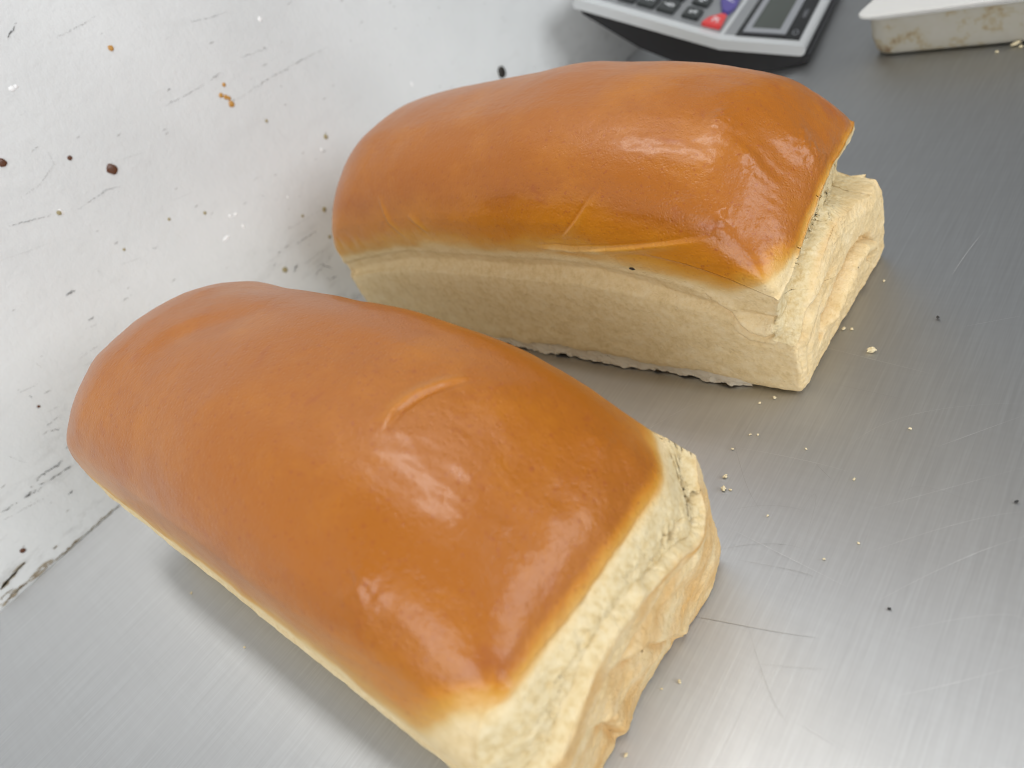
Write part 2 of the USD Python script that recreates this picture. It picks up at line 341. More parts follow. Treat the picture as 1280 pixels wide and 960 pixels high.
    d = fbm(G, (2.2, 3, 3), P['seed'] + 20) * .026 * ss(-.2, .4, up) + fbm(G, 6, P['seed'] + 21) * .004
    d += fbm(G, 42, P['seed'] + 22, 5) * .0045 * ss(.12, -.05, up) * (1 - .7 * ss(.0, .01, .01 - np.abs(Z)))
    d += fbm(G, (14, 20, 34), P['seed'] + 26, 4) * .0028 * ss(.02, -.1, up) + fbm(G, 150, P['seed'] + 27, 3) * .0012 * ss(.02, -.1, up)
    d += fbm(G, (30, 70, 70), P['seed'] + 23, 5) * .0014 * ss(0, .2, up)
    lipw = bump_of(up - .10, .13) * ~K2 * ss(x_end - .12, x_end - .25, X)
    d += lipw * fbm(G, (34, 5, 9), P['seed'] + 24, 3) * .016 * P['wrinkle'](X)
    d -= bump_of(up + .16, .05) * .010 * K1   # the crease under the pale shelf
    for plane, path, w, h, tint in P['folds']:              # a flap: it rises slowly on one side and ends sharply on the other
        r, t = seg_dist(X, Y if plane == 'xy' else Z, path)
        on = np.sin(np.clip(t, 0, 1) * math.pi) ** .7 * ss(.0, .12, up) * (1 if plane == 'xy' else ss(yc, yc - .1, Y))
        prof = np.where(r < 0, bump_of(r, w), bump_of(r, w * .35)) - .55 * bump_of(r - w * .5, w * .4)
        d += h * on * prof
        brown -= tint * on * bump_of(r + w * .4, w * .9)
    for path, w, h in P['side_folds']:
        r, t = seg_dist(X, Z, path)
        on = np.minimum(1, np.sin(np.clip(t, .03, .97) * math.pi) * 1.6) * ss(yc, yc - .15, Y) * K1 * ss(x_end - .018, x_end - .05, X)
        d += h * on * (np.where(r < 0, bump_of(r, w), bump_of(r, w * .35)) - .6 * bump_of(r - w * .5, w * .4))
    for cx, cy, w, h in P['blisters']:
        r = np.hypot(X - cx, Y - cy); on = ss(.0, .1, up)
        d += on * h * bump_of(r, w) * (1 + 1.6 * fbm(G, 60, P['seed'] + 25, 3))
        brown += on * .05 * bump_of(r, w)
    d += P['extra'](X, Y, Z, kind)
    d *= ss(0.0, .004, Z)
    G = G + n * d[..., None]
    G[..., 2] = np.maximum(G[..., 2], 0.0008) + P['lift'](X, Y, Z)
    n = normals(G)
    V = (G * S).reshape(-1, 3); Nn = n.reshape(-1, 3)
    mask = np.stack([np.clip(brown, 0, 1), np.clip(torn + .6 * slabw * 0, 0, 1), np.clip(toast, 0, 1)], -1).reshape(-1, 3)
    i, j = np.meshgrid(np.arange(NR - 1), np.arange(NJ), indexing='ij')
    q = np.stack([i * NJ + j, (i + 1) * NJ + j, (i + 1) * NJ + (j + 1) % NJ, i * NJ + (j + 1) % NJ], -1)
    quad = q.reshape(-1, 4)
    ctr = lambda A: A.reshape(-1)[quad].mean(1)
    b, tr, sl = ctr(np.clip(brown, 0, 1)), ctr(torn), ctr(slabw)
    part = np.where(tr > .5, 2, np.where(sl > .5, 3, np.where(b > .16, 1, 0)))
    # orient the triangles along the normals
    fa, fb = quad[:, [0, 1, 2]], quad[:, [0, 2, 3]]
    s = np.cross(V[fa[:, 1]] - V[fa[:, 0]], V[fa[:, 2]] - V[fa[:, 0]])
    if (s * Nn[fa[:, 0]]).sum() < 0: fa, fb = fa[:, ::-1], fb[:, ::-1]
    root = thing(P['name'], P['label'], 'bread loaf', loc=(yc * 0, 0, 0))
    for k, nm, lab in ((1, 'top_crust', P['crust_label']), (0, 'pale_side', None), (2, 'torn_crumb', 'ragged torn strip under the crust at the end'), (3, 'end_face', P['end_label'])):
        f = np.vstack([fa[part == k], fb[part == k]])
        ids, inv = np.unique(f, return_inverse=True)
        m = put(under(root) + '/' + nm, V[ids], inv.reshape(-1, 3), Nn[ids], bread, mask[ids])
        if lab: tag(m, lab)
    return root

zero = lambda X, Y, Z: np.zeros_like(X)
def back_lift(X, Y, Z):
    w = ss(-1.45, -1.3, X) * ss(-.56, -.68, X) * ss(1.2, 1.05, Y) * ss(.10, .0, Z)
    return w * (.016 + .03 * fbm(np.stack([X, Y * 0, Y * 0], -1), 17, 3, 5))

far_loaf = make_loaf(dict(name='bread_loaf', seed=11, round_sigma=.018, plain_corner=1.0, taper=.06, rim=-.512, lip=.010, yc=1.195, half=.253, far=-1.865, end=-.458, far_round=.24,
    label='far loaf beside the calculator, glossy brown top and one long pale side showing', crust_label='glossy brown top crust with small blisters', end_label='pale rolled heel of the loaf',
    shoulder=[(-2.2, .19), (-1.9, .22), (-1.68, .265), (-1.43, .297), (-.95, .297), (-.77, .275), (-.65, .25), (-.464, .195), (-.3, .18)],
    top=[(-2.2, .50), (-1.9, .53), (-1.5, .575), (-1.2, .58), (-1.03, .585), (-.9, .572), (-.78, .552), (-.7, .532), (-.6, .497), (-.54, .44), (-.512, .398), (-.4, .26)],
    width=[(-2.2, .97), (-1.6, 1.0), (-.7, 1.0), (-.4, .985)], axis=[(-2.2, 0.), (-.4, 0.)],
    crust_edge=[(-1.1, .225), (-.8, .245), (-.63, .267), (-.3, .295), (.06, .322), (.6, .322), (1.1, .312)],
    groove=[(-1.1, .12), (-.9, .16), (-.75, .205), (-.6, .235), (-.4, .255), (-.1, .268), (.3, .245), (.7, .215), (1.1, .19)],
    slab_steps=[(0, -.018), (.005, -.004), (.016, .010), (.04, .017), (.12, .012), (.25, .0)], strip_steps=[-.022, -.020, -.012, -.002], rough=1.0, notch=.045, tan=.10, round_far=.02, round_near=.0, pit_at=lambda u: (ss(.35, .15, u) * .5 + .05) * ss(-.8, -.4, u),
    creases=[([(1.05, .085), (1.074, .102), (1.124, .125), (1.196, .142), (1.266, .135), (1.312, .112), (1.340, .075), (1.322, .040)], .017, .022, True), ([(1.09, .078), (1.17, .100), (1.255, .094), (1.30, .08)], .026, .021, False),
             ([(1.255, .112), (1.30, .090), (1.31, .07)], .010, -.018, False), ([(.962, .015), (.962, .126), (.988, .165), (1.071, .182), (1.15, .19)], .010, -.014, False), ([(.975, .02), (.982, .10), (1.03, .135), (1.09, .165)], .008, -.008, False),
             ([(1.10, .030), (1.125, .032), (1.15, .036)], .008, -.010, False)],
    wrinkle=lambda X: 1.0 * ss(-1.5, -1.9, X) + .35, folds=[('xz', [(-.985, .335), (-.93, .337), (-.885, .334), (-.73, .346), (-.57, .362)], .011, .0065, .22), ('xz', [(-.90, .36), (-.85, .40), (-.79, .46)], .010, .004, .10), ('xz', [(-1.42, .34), (-1.46, .39), (-1.47, .46)], .012, .004, .12), ('xz', [(-1.32, .36), (-1.37, .41)], .012, .004, .12)],
    side_folds=[([(-.462, .205), (-.475, .172), (-.505, .155), (-.535, .163), (-.560, .190), (-.60, .225)], .016, .014), ([(-.47, .16), (-.50, .13), (-.54, .135), (-.575, .165)], .012, .004)], blisters=[(-.605, 1.115, .030, .006), (-.495, 1.195, .028, .007), (-.55, 1.075, .022, .004), (-.56, .97, .02, .004)], extra=lambda X, Y, Z, k: 0 * X, lift=back_lift))
def ragged_base():
    nx, nt = 240, 14
    x = np.linspace(-1.50, -.56, nx); t = np.linspace(0, 1, nt)
    p1 = np.stack([x, x * 0, x * 0], -1)
    depth = .018 + .030 * fbm(p1, 9, 70, 4) + .016 * fbm(p1, 33, 71, 5)
    depth *= ss(-1.50, -1.40, x) * (1 - .75 * bump_of(x + .76, .07)) * ss(-.56, -.60, x)
    Xg, Tg = np.meshgrid(x, t, indexing='ij')
    g = np.stack([Xg, Tg * .05, Tg * .3], -1)
    Yg = .962 - .010 * Tg - depth[:, None] * Tg * .9 + .016 * fbm(g, (60, 200, 40), 72)
    Zg = .040 * (1 - Tg) + .002 + .012 * np.maximum(0, fbm(g, (45, 100, 10), 73) * 2)
    top = np.stack([Xg, Yg, Zg], -1).reshape(-1, 3)
    i, j = np.meshgrid(np.arange(nx - 1), np.arange(nt - 1), indexing='ij')
    q = np.stack([i * nt + j, (i + 1) * nt + j, (i + 1) * nt + j + 1, i * nt + j + 1], -1).reshape(-1, 4)
    f = np.vstack([q[:, [0, 1, 2]], q[:, [0, 2, 3]]])
    n = len(top)
    bot = top * [1, 1, .25] + [0, .012, 0]
    v = np.vstack([top, bot]); f = np.vstack([f, f[:, ::-1] + n])
    m = obj('torn_base_crumb', trimesh.Trimesh(v * S, f, process=False), crumb_white, far_loaf, smooth=True)
    tag(m, 'ragged whitish crumb torn along the bottom edge')
crumb_white = plain('torn_crumb_white', (0.60, 0.53, 0.41), 0.85)
ragged_base()
FRONT_PROFILE = [(0, 0), (.5, 0), (.90, .001), (.965, .008), (.985, .03), (.99, .12), (1.01, .2), (1.03, .245), (1.035, .275), (1.03, .295), (1.03, .315),
                 (1.03, .35), (1.02, .40), (.99, .46), (.86, .52), (.66, .562), (.38, .593), (0, .603)]
make_loaf(dict(name='bread_loaf', seed=47, round_sigma=.022, plain_corner=.0, taper=.14, rim=-.470, lip=.028, yc=.305, half=.254, far=-1.675, end=-.445, far_round=.22,
    label='near loaf with broad orange brown top, lower left in front of the other loaf', crust_label='smooth shiny orange brown top crust with one crescent fold', end_label='toasted heel with creased folds',
    shoulder=[(-2.2, .19), (-1.9, .22), (-1.68, .265), (-1.43, .29), (-.95, .29), (-.77, .27), (-.65, .25), (-.464, .215), (-.3, .2)],
    top=[(-2.2, .50), (-1.7, .605), (-1.5, .595), (-1.2, .575), (-1.0, .57), (-.85, .555), (-.7, .53), (-.6, .497), (-.53, .452), (-.49, .415), (-.47, .395), (-.4, .32)],
    width=[(-2.2, .97), (-1.6, 1.0), (-.7, 1.0), (-.4, .985)], axis=[(-2.2, 0.), (-.4, 0.)],
    crust_edge=[(-1.1, .30), (-.8, .318), (-.35, .314), (0, .31), (.25, .305), (.5, .29), (.8, .28), (1.1, .275)],
    groove=[(-1.1, .20), (-.85, .24), (-.63, .265), (-.46, .28), (-.24, .288), (0, .277), (.35, .25), (.63, .215), (.75, .215), (.85, .24), (1.1, .26)],
    profile=FRONT_PROFILE, slab_steps=[(0, .036), (.004, .046), (.012, .057), (.03, .052), (.10, .034), (.27, .0)], strip_steps=[.040, .036, .024, .018], rough=.55, notch=0, tan=.50, round_far=.055, round_near=.035, pit_at=lambda u: ss(.1, .5, u) * ss(.95, .7, u) + .2,
    creases=[([(.395, .0), (.386, .05), (.339, .108), (.308, .158), (.25, .195)], .016, .013, True), ([(.228, .0), (.220, .05), (.212, .118), (.19, .15)], .016, .012, True), ([(.50, .150), (.397, .185), (.313, .200), (.235, .205), (.18, .19)], .010, -.006, False),
             ([(.46, .08), (.40, .135), (.33, .165)], .012, -.006, False), ([(.35, .06), (.29, .10), (.25, .14)], .02, .008, False)],
    wrinkle=lambda X: .3 + 0 * X, folds=[('xy', [(-.636, .405), (-.655, .375), (-.668, .343), (-.674, .31), (-.670, .275)], .012, .0050, .14), ('xy', [(-1.12, .42), (-1.22, .36), (-1.27, .30), (-1.3, .22)], .09, .006, .0)],
    side_folds=[], blisters=[(-.485, .43, .020, .005), (-.60, .12, .03, .004)], extra=lambda X, Y, Z, k: 0 * X, lift=zero))

burnt = plain('burnt_dough', (0.02, 0.012, 0.008), 0.6)
for k, (x, y, z, r) in enumerate([(-.757, .940, .290, .0065), (-.768, .941, .292, .004), (-1.58, .945, .318, .006)]):
    m = trimesh.creation.icosphere(2, 1.0); m.vertices *= 1 + .5 * (meshkit.fbm(m.vertices * 1.7 + k * 9, 3, k)[:, None] - .5)
    m.vertices = (m.vertices * [r * 1.3, r * .8, r * .8] + [x, y, z]) * S
    obj('burnt_fleck', m, burnt, far_loaf, smooth=True)

# ---------------------------------------------------------------- calculator
TH = math.radians(9.5)
CU, CV, CZ = np.array([-math.cos(TH), -math.sin(TH), 0]), np.array([-math.sin(TH), math.cos(TH), 0]), np.array([0, 0, 1.0])
C0 = np.array([-1.07, 2.6, 0.0])
calc = thing('calculator', 'silver and black desk calculator propped up behind the far loaf', 'calculator', loc=C0 * S)
CW = .76                                                      # depth away from the camera
def calc_put(name, v, f, m, parent=None, smooth=False):
    """v in (along the side towards the wall, away from the camera, up)"""
    w = v[:, :1] * CU + v[:, 1:2] * CV + v[:, 2:] * CZ
    if np.linalg.det(np.stack([CU, CV, CZ])) < 0: f = f[:, ::-1]
    return obj(name, trimesh.Trimesh(w * S, f, process=False), m, parent or calc, smooth)

from shapely.geometry import Polygon, LineString, Point, box as sbox
from shapely import affinity
def prism(poly, lo, hi, bevel=0.0, steps=3):
    """A polygon in xy extruded along z, its top edge rounded."""
    if bevel <= 0:
        return trimesh.creation.extrude_polygon(poly, hi - lo).apply_translation((0, 0, lo))
    import manifold3d as m3
    parts = []
    for k in range(steps):
        a = math.pi / 2 * k / steps; b = math.pi / 2 * (k + 1) / steps
        z0 = hi - bevel + bevel * math.sin(a) - 1e-5; z1 = hi - bevel + bevel * math.sin(b)
        p = poly.buffer(-bevel * (1 - math.cos((a + b) / 2)))
        parts.append((p, z0 if k else lo, z1))
    out = None
    for p, z0, z1 in parts:
        c = m3.CrossSection([np.array(p.exterior.coords)[:-1]], m3.FillRule.EvenOdd).extrude(z1 - z0).translate((0, 0, z0))
        out = c if out is None else out + c
    me = out.to_mesh()
    return trimesh.Trimesh(me.vert_properties[:, :3], me.tri_verts, process=False)

uB, zB, uC, zC, zA = .278, .158, .806, .437, .075
def side_prism(poly, v0, v1):
    """A side outline (u, z) extruded over the depth v0..v1."""
    m = trimesh.creation.extrude_polygon(poly, v1 - v0)
    v = m.vertices
    return np.stack([v[:, 0], v[:, 2] + v0, v[:, 1]], -1), m.faces[:, ::-1]

class Face:
    """A sloping face of the calculator: plan coordinates (w along the side, v away), height above the face."""
    def __init__(self, u0, z0, u1, z1):
        d = np.array([u1 - u0, z1 - z0]); self.len = np.linalg.norm(d); self.d = d / self.len; self.o = np.array([u0, z0]); self.n = np.array([-self.d[1], self.d[0]])
    def __call__(self, m):
        p = np.asarray(m.vertices)
        u = self.o[0] + p[:, 0] * self.d[0] + p[:, 2] * self.n[0]; z = self.o[1] + p[:, 0] * self.d[1] + p[:, 2] * self.n[1]
        return np.stack([u, p[:, 1], z], -1), np.asarray(m.faces)
AB, BC = Face(0, zA, uB, zB), Face(uB, zB, uC, zC)
band = LineString([(0, zA - .020), (uB, zB - .018), (uC, zC - .018)]).buffer(.018, cap_style='round', join_style='round')
calc_put('silver_rim', *side_prism(band, 0, CW), silver, smooth=30)
calc_put('black_base', *side_prism(Polygon([(.0, zA - .037), (-.03, .03), (-.02, .003), (.28, .0), (.40, .065), (.60, .195), (.80, .375), (uC, zC - .04), (uB, zB - .037)]), .012, CW - .01), black, smooth=20)
calc_put('display_panel', *AB(prism(sbox(.010, .048, .243, CW - .03), -.004, .004)), black_gloss)
bez = sbox(.066, .078, .222, CW - .09)
bz = calc_put('display_bezel', *AB(prism(bez.difference(sbox(.094, .118, .200, CW - .12)), .0, .0075)), grey)
calc_put('display_glass', *AB(prism(sbox(.093, .117, .201, CW - .119), .0, .0055)), lcd)
calc_put('panel_emblem', *AB(prism(affinity.scale(Point(.036, .108).buffer(1, 20), .0105, .024).difference(affinity.scale(Point(.036, .108).buffer(1, 20), .008, .020)), .003, .0048)), faint)
calc_put('keypad_face', *BC(prism(sbox(.012, .052, BC.len - .02, CW - .03), -.004, .0035)), face_grey)
calc_put('keypad_face', *AB(prism(sbox(.2435, .052, AB.len - .004, CW - .03), -.004, .0035)), face_grey)
def legend(face, text, w, v, h, height, m, parent, name='legend'):
    t = meshkit.text_mesh(text, h, .0012)
    t.apply_translation((-t.bounds[:, 0].mean(), -t.bounds[:, 1].mean(), 0))
    x, y, z = t.vertices.T
    t = trimesh.Trimesh(np.stack([w - y, v - x, z + height], -1), t.faces, process=False)
    calc_put(name, *face(t), m, parent)
legend(AB, '12 DIGITS', .036, .30, .012, .0036, faint, calc, 'print')
def key(poly, m, text, th, hgt=.016, face=BC):
    k = calc_put('key', *face(prism(poly, -.002, hgt, .005)), m)
    if text:
        c = poly.centroid
        legend(face, text, c.x, c.y, th, hgt + .0002, white, k.GetPrim())
    return k
rb = lambda w0, v0, w1, v1, r=.01: sbox(w0 + r, v0 + r, w1 - r, v1 - r).buffer(r, 6)
rows_ = [(.218, .289), (.301, .372), (.384, .455)]
cols_ = [(.085, .205), (.222, .342), (.359, .479), (.496, .616)]
for (w0, w1), line in zip(rows_, ('987*', '654-', '321+')):
    for (v0, v1), t in zip(cols_, line): key(rb(w0, v0, w1, v1), keyblack, '×' if t == '*' else t, .040)
for (v0, v1), t in zip(cols_, ('%', 'M+', 'M-', '÷')): key(rb(.118, v0 + .005, .185, v1 - .018), keyblack, t, .030)
tri = Polygon([(.022, .075), (.098, .068), (.085, .135), (.045, .205), (.030, .195)]).buffer(-.012).buffer(.014, 6)
k = key(tri, red, 'AC', .026)
tag(k, 'red rounded triangular key')
drop = Polygon([(.030, .215), (.055, .232), (.088, .33), (.085, .43), (.030, .43), (.018, .30)]).buffer(-.01).buffer(.012, 6)
k = key(drop, purple, '√', .034); tag(k, 'purple drop shaped key')
k = key(affinity.translate(drop, 0, .235), purple, 'MU', .03); tag(k, 'purple drop shaped key')

# ---------------------------------------------------------------- baking tray
tray_paint = mat('tray_enamel', {
    'g': ('geometry', {}), 'n': ('noise_texture', {'scale': 55.0, 'detail': 5.0, 'roughness': 0.65}), 'n2': ('noise_texture', {'scale': 190.0, 'detail': 4.0}),
    'c': ('rgb_ramp', {'ramp': [(0.30, (0.42, 0.40, 0.35)), (0.50, (0.40, 0.375, 0.31)), (0.58, (0.35, 0.295, 0.19)), (0.66, (0.18, 0.10, 0.05))]}),
    'b': ('bump', {'strength': 0.2, 'distance': 0.0008}), 'p': ('principled_bsdf', {'roughness': 0.45}),
}, [('g.position', 'n.vector'), ('g.position', 'n2.vector'), ('n.fac', 'c.fac'), ('c.color', 'p.base_color'), ('n2.fac', 'b.height'), ('b.normal', 'p.normal')])
tray_top = plain('tray_white', (0.66, 0.65, 0.625), 0.5)
ta = math.atan2(-.05, .41)
T0 = np.array([-.848, 2.580, 0.0])
tray = thing('baking_tray', 'stained cream metal tray with a white top, cut off by the upper right corner', 'tray', loc=T0 * S)
tu, tv = np.array([math.cos(ta), math.sin(ta), 0]), np.array([-math.sin(ta), math.cos(ta), 0])
def tray_put(name, layers, m, hole=None):
    """Stacked rounded rectangles (inset, z, corner radius) skinned into a closed shell."""
    L, D, N = 1.6, 1.15, 14
    rings = []
    for inset, z, r in layers:
        p = []
        for cx, cy, a0 in ((L - inset - r, D - inset - r, 0), (inset + r, D - inset - r, 90), (inset + r, inset + r, 180), (L - inset - r, inset + r, 270)):
            for k in range(N):
                a = math.radians(a0 + 90 * k / (N - 1)); p.append((cx + r * math.cos(a), cy + r * math.sin(a), z))
        rings.append(p)
    V = np.array(rings); n = V.shape[1]
    F = []
    for i in range(len(rings) - 1):
        for j in range(n):
            a, b, c2, d2 = i * n + j, i * n + (j + 1) % n, (i + 1) * n + (j + 1) % n, (i + 1) * n + j
            F += [(a, b, c2), (a, c2, d2)]
    last = (len(rings) - 1) * n
    F += [(0, j + 1, j) for j in range(1, n - 1)] + [(last, last + j, last + j + 1) for j in range(1, n - 1)]
    v = V.reshape(-1, 3)
    w = (v[:, :1] * tu + v[:, 1:2] * tv + v[:, 2:] * CZ) * S
    return obj(name, trimesh.Trimesh(w, np.array(F), process=False), m, tray, smooth=35)
tray_put('tray_side', [(.028, .002, .06), (.018, .006, .07), (.010, .018, .075), (.002, .06, .075), (.0, .125, .072), (.0, .128, .072)], tray_paint)
tray_put('rim', [(-.004, .1285, .074), (-.012, .130, .080), (-.014, .134, .082), (-.010, .138, .08)], tray_top)
tray_put('white_top', [(-.020, .1385, .06), (-.022, .140, .06), (-.022, .147, .06), (-.018, .150, .06)], tray_top)

# ---------------------------------------------------------------- marks on the wall, crumbs and scratches on the steel
SCUFFS = [([(0.624, 1.08), (0.663, 1.101)], 0.0076, 2), ([(1.056, 0.945), (1.115, 0.934), (1.171, 0.928)], 0.0041, 1), ([(0.72, 1.042), (0.776, 1.043), (0.837, 1.047)], 0.0051, 0), ([(0.852, 0.803), (0.919, 0.8), (0.991, 0.801)], 0.0037, 1), ([(1.134, 0.814), (1.234, 0.8)], 0.0061, 0), ([(1.053, 0.725), (1.148, 0.729), (1.297, 0.728), (1.433, 0.72)], 0.0071, 0), ([(0.325, 0.752), (0.377, 0.738), (0.438, 0.719)], 0.0044, 1), ([(0.496, 0.699), (0.54, 0.701), (0.591, 0.703), (0.62, 0.693)], 0.0043, 1), ([(0.406, 0.786), (0.465, 0.791), (0.524, 0.813), (0.53, 0.842)], 0.004, 0), ([(0.497, 0.86), (0.525, 0.862)], 0.005, 0), ([(0.331, 0.544), (0.358, 0.547)], 0.0126, 2), ([(0.331, 0.464), (0.348, 0.462)], 0.0101, 2), ([(0.424, 0.452), (0.462, 0.451)], 0.0064, 0), ([(0.583, 0.517), (0.603, 0.515)], 0.0077, 1), ([(0.307, 0.45), (0.34, 0.443)], 0.0051, 0), ([(0.085, 0.419), (0.137, 0.406)], 0.0038, 0), ([(0.103, 0.397), (0.104, 0.388)], 0.0051, 2), ([(0.072, 0.309), (0.113, 0.31)], 0.0064, 1), ([(0.077, 0.295), (0.093, 0.281)], 0.0077, 2), ([(0.102, 0.336), (0.142, 0.328)], 0.0038, 0), ([(-0.044, 0.212), (0.002, 0.212), (0.043, 0.209)], 0.0104, 2), ([(-0.015, 0.192), (0.052, 0.184), (0.085, 0.182)], 0.013, 1), ([(-0.101, 0.199), (-0.043, 0.191)], 0.013, 1), ([(-0.067, 0.212), (-0.022, 0.194)], 0.0104, 0), ([(0.067, 0.232), (0.105, 0.225)], 0.0078, 1), ([(-0.14, 0.206), (-0.099, 0.196)], 0.0104, 1), ([(-0.038, 0.198), (-0.026, 0.195)], 0.0078, 2), ([(-0.011, 0.127), (0.005, 0.128)], 0.0105, 2), ([(-0.032, 0.307), (-0.017, 0.266)], 0.0031, 1), ([(0.243, 0.397), (0.313, 0.395)], 0.0041, 0), ([(0.24, 0.376), (0.275, 0.37)], 0.0036, 0), ([(0.885, 0.295), (0.938, 0.295)], 0.0083, 1), ([(0.964, 0.282), (1.052, 0.276)], 0.007, 1), ([(0.898, 0.217), (0.93, 0.226)], 0.0112, 2), ([(0.955, 0.16), (1.042, 0.175)], 0.0114, 1), ([(0.994, 0.182), (1.03, 0.137)], 0.0086, 2), ([(0.833, 0.294), (0.897, 0.287)], 0.0041, 0), ([(0.949, 0.213), (1.037, 0.21)], 0.0056, 1), ([(0.951, 0.336), (1.105, 0.323)], 0.0033, 0), ([(0.853, 0.274), (0.866, 0.274)], 0.0083, 2), ([(0.987, 0.121), (1.026, 0.109)], 0.0086, 2), ([(0.954, 0.517), (0.983, 0.517)], 0.0055, 0), ([(0.167, 0.463), (0.169, 0.433)], 0.003, 0), ([(0.435, 0.559), (0.434, 0.533)], 0.003, 0), ([(1.259, 0.789), (1.29, 0.8)], 0.0043, 0), ([(1.365, 0.874), (1.386, 0.875)], 0.0058, 1), ([(0.806, 0.745), (0.82, 0.745)], 0.0039, 1), ([(0.883, 0.831), (0.894, 0.835)], 0.0079, 1), ([(1.011, 0.801), (1.049, 0.805)], 0.0068, 1), ([(0.276, 0.694), (0.347, 0.677), (0.39, 0.669)], 0.0025, 0), ([(0.623, 0.757), (0.73, 0.733)], 0.0023, 0), ([(0.96, 0.937), (0.985, 0.939)], 0.0032, 0), ([(-0.152, 0.187), (-0.04, 0.161)], 0.0065, 0), ([(0.49, 0.533), (0.543, 0.518)], 0.0031, 0), ([(0.714, 0.595), (0.776, 0.584)], 0.0026, 0), ]
SPLASHES = [((0.632, 0.738), 0.0166, 0), ((0.563, 0.808), 0.0071, 0), ((0.429, 0.869), 0.0124, 0), ((2.142, 0.319), 0.0286, 3), ((1.027, 0.746), 0.0082, 1), ((1.031, 0.723), 0.0109, 1), ((1.017, 0.756), 0.0081, 1), ((1.043, 0.775), 0.0068, 1), ((1.034, 0.739), 0.0071, 1), ((0.821, 0.974), 0.0083, 1), ((1.261, 0.5), 0.0098, 2), ((1.118, 0.315), 0.0097, 2), ((0.674, 0.558), 0.0052, 2), ((0.881, 0.238), 0.0111, 2), ((0.455, 0.715), 0.0075, 2), ((1.102, 0.635), 0.0056, 2), ((0.771, 0.518), 0.0058, 2), ((-0.177, 0.087), 0.008, 0), ((1.037, 0.341), 0.0056, 2), ((1.083, 0.231), 0.0069, 2), ((0.523, 0.558), 0.0046, 2), ((0.099, 0.36), 0.0046, 0), ]
CHIPS = [((0.78, 0.424), 0.0214, 0.0107), ((0.831, 0.47), 0.008, 0.008), ((0.847, 0.424), 0.0081, 0.0108), ((0.849, 0.464), 0.0094, 0.0081), ((0.558, 0.99), 0.0125, 0.01), ((0.569, 0.99), 0.0075, 0.0075), ((1.224, 0.475), 0.0086, 0.0086), ((1.029, 0.416), 0.0056, 0.0056), ((0.46, 0.714), 0.0075, 0.0125), ((1.688, 0.479), 0.0096, 0.0159), ((1.258, 0.874), 0.0114, 0.0114), ]
GRIME = [([(-0.278, 0.044), (-0.243, 0.053), (-0.21, 0.059), (-0.195, 0.056)], 0.0215), ([(-0.307, 0.01), (-0.258, 0.014), (-0.226, 0.013)], 0.0135), ([(-0.229, 0.01), (-0.186, 0.01), (-0.152, -0.002)], 0.0243), ([(-0.152, -0.002), (-0.11, -0.01), (-0.061, -0.006)], 0.0108), ([(-0.061, -0.006), (-0.007, -0.011), (0.052, -0.005)], 0.0081), ([(-0.132, 0.035), (-0.119, 0.032)], 0.0107), ([(-0.293, 0.027), (-0.258, 0.025)], 0.0067), ]
CRUMBS = [((-0.378, 1.1), 0.0117), ((-0.511, 0.712), 0.0062), ((-0.502, 0.685), 0.0077), ((-0.49, 0.687), 0.0038), ((-0.45, 1.158), 0.0056), ((-0.435, 1.16), 0.0047), ((-0.536, 0.99), 0.0035), ((-0.527, 0.907), 0.0042), ((-0.506, 0.929), 0.0051), ((-0.527, 0.779), 0.0035), ((-0.511, 0.823), 0.0036), ((-0.497, 0.827), 0.0033), ((-0.404, 0.819), 0.0032), ((-0.408, 2.53), 0.0161), ((-0.392, 2.508), 0.008), ((-0.449, 2.495), 0.0064), ((-0.469, 1.307), 0.0048), ((-0.309, 0.777), 0.0038), ((-0.264, 0.656), 0.0029), ((-0.3, 0.609), 0.0028), ((-0.423, 1.33), 0.0044), ((-1.488, 0.005), 0.0046), ((-1.216, -0.007), 0.0037), ((-0.428, 0.204), 0.0039), ((-0.41, 0.332), 0.004), ((-0.428, 0.31), 0.0026), ((-0.964, 0.802), 0.0038), ((-0.577, 1.183), 0.0039), ((-0.261, 0.914), 0.0036), ((-0.409, 0.657), 0.003), ]
SPECKS = [((-0.294, 1.221), 0.0056), ((-0.194, 0.564), 0.0034), ((-0.09, 0.808), 0.0038), ]
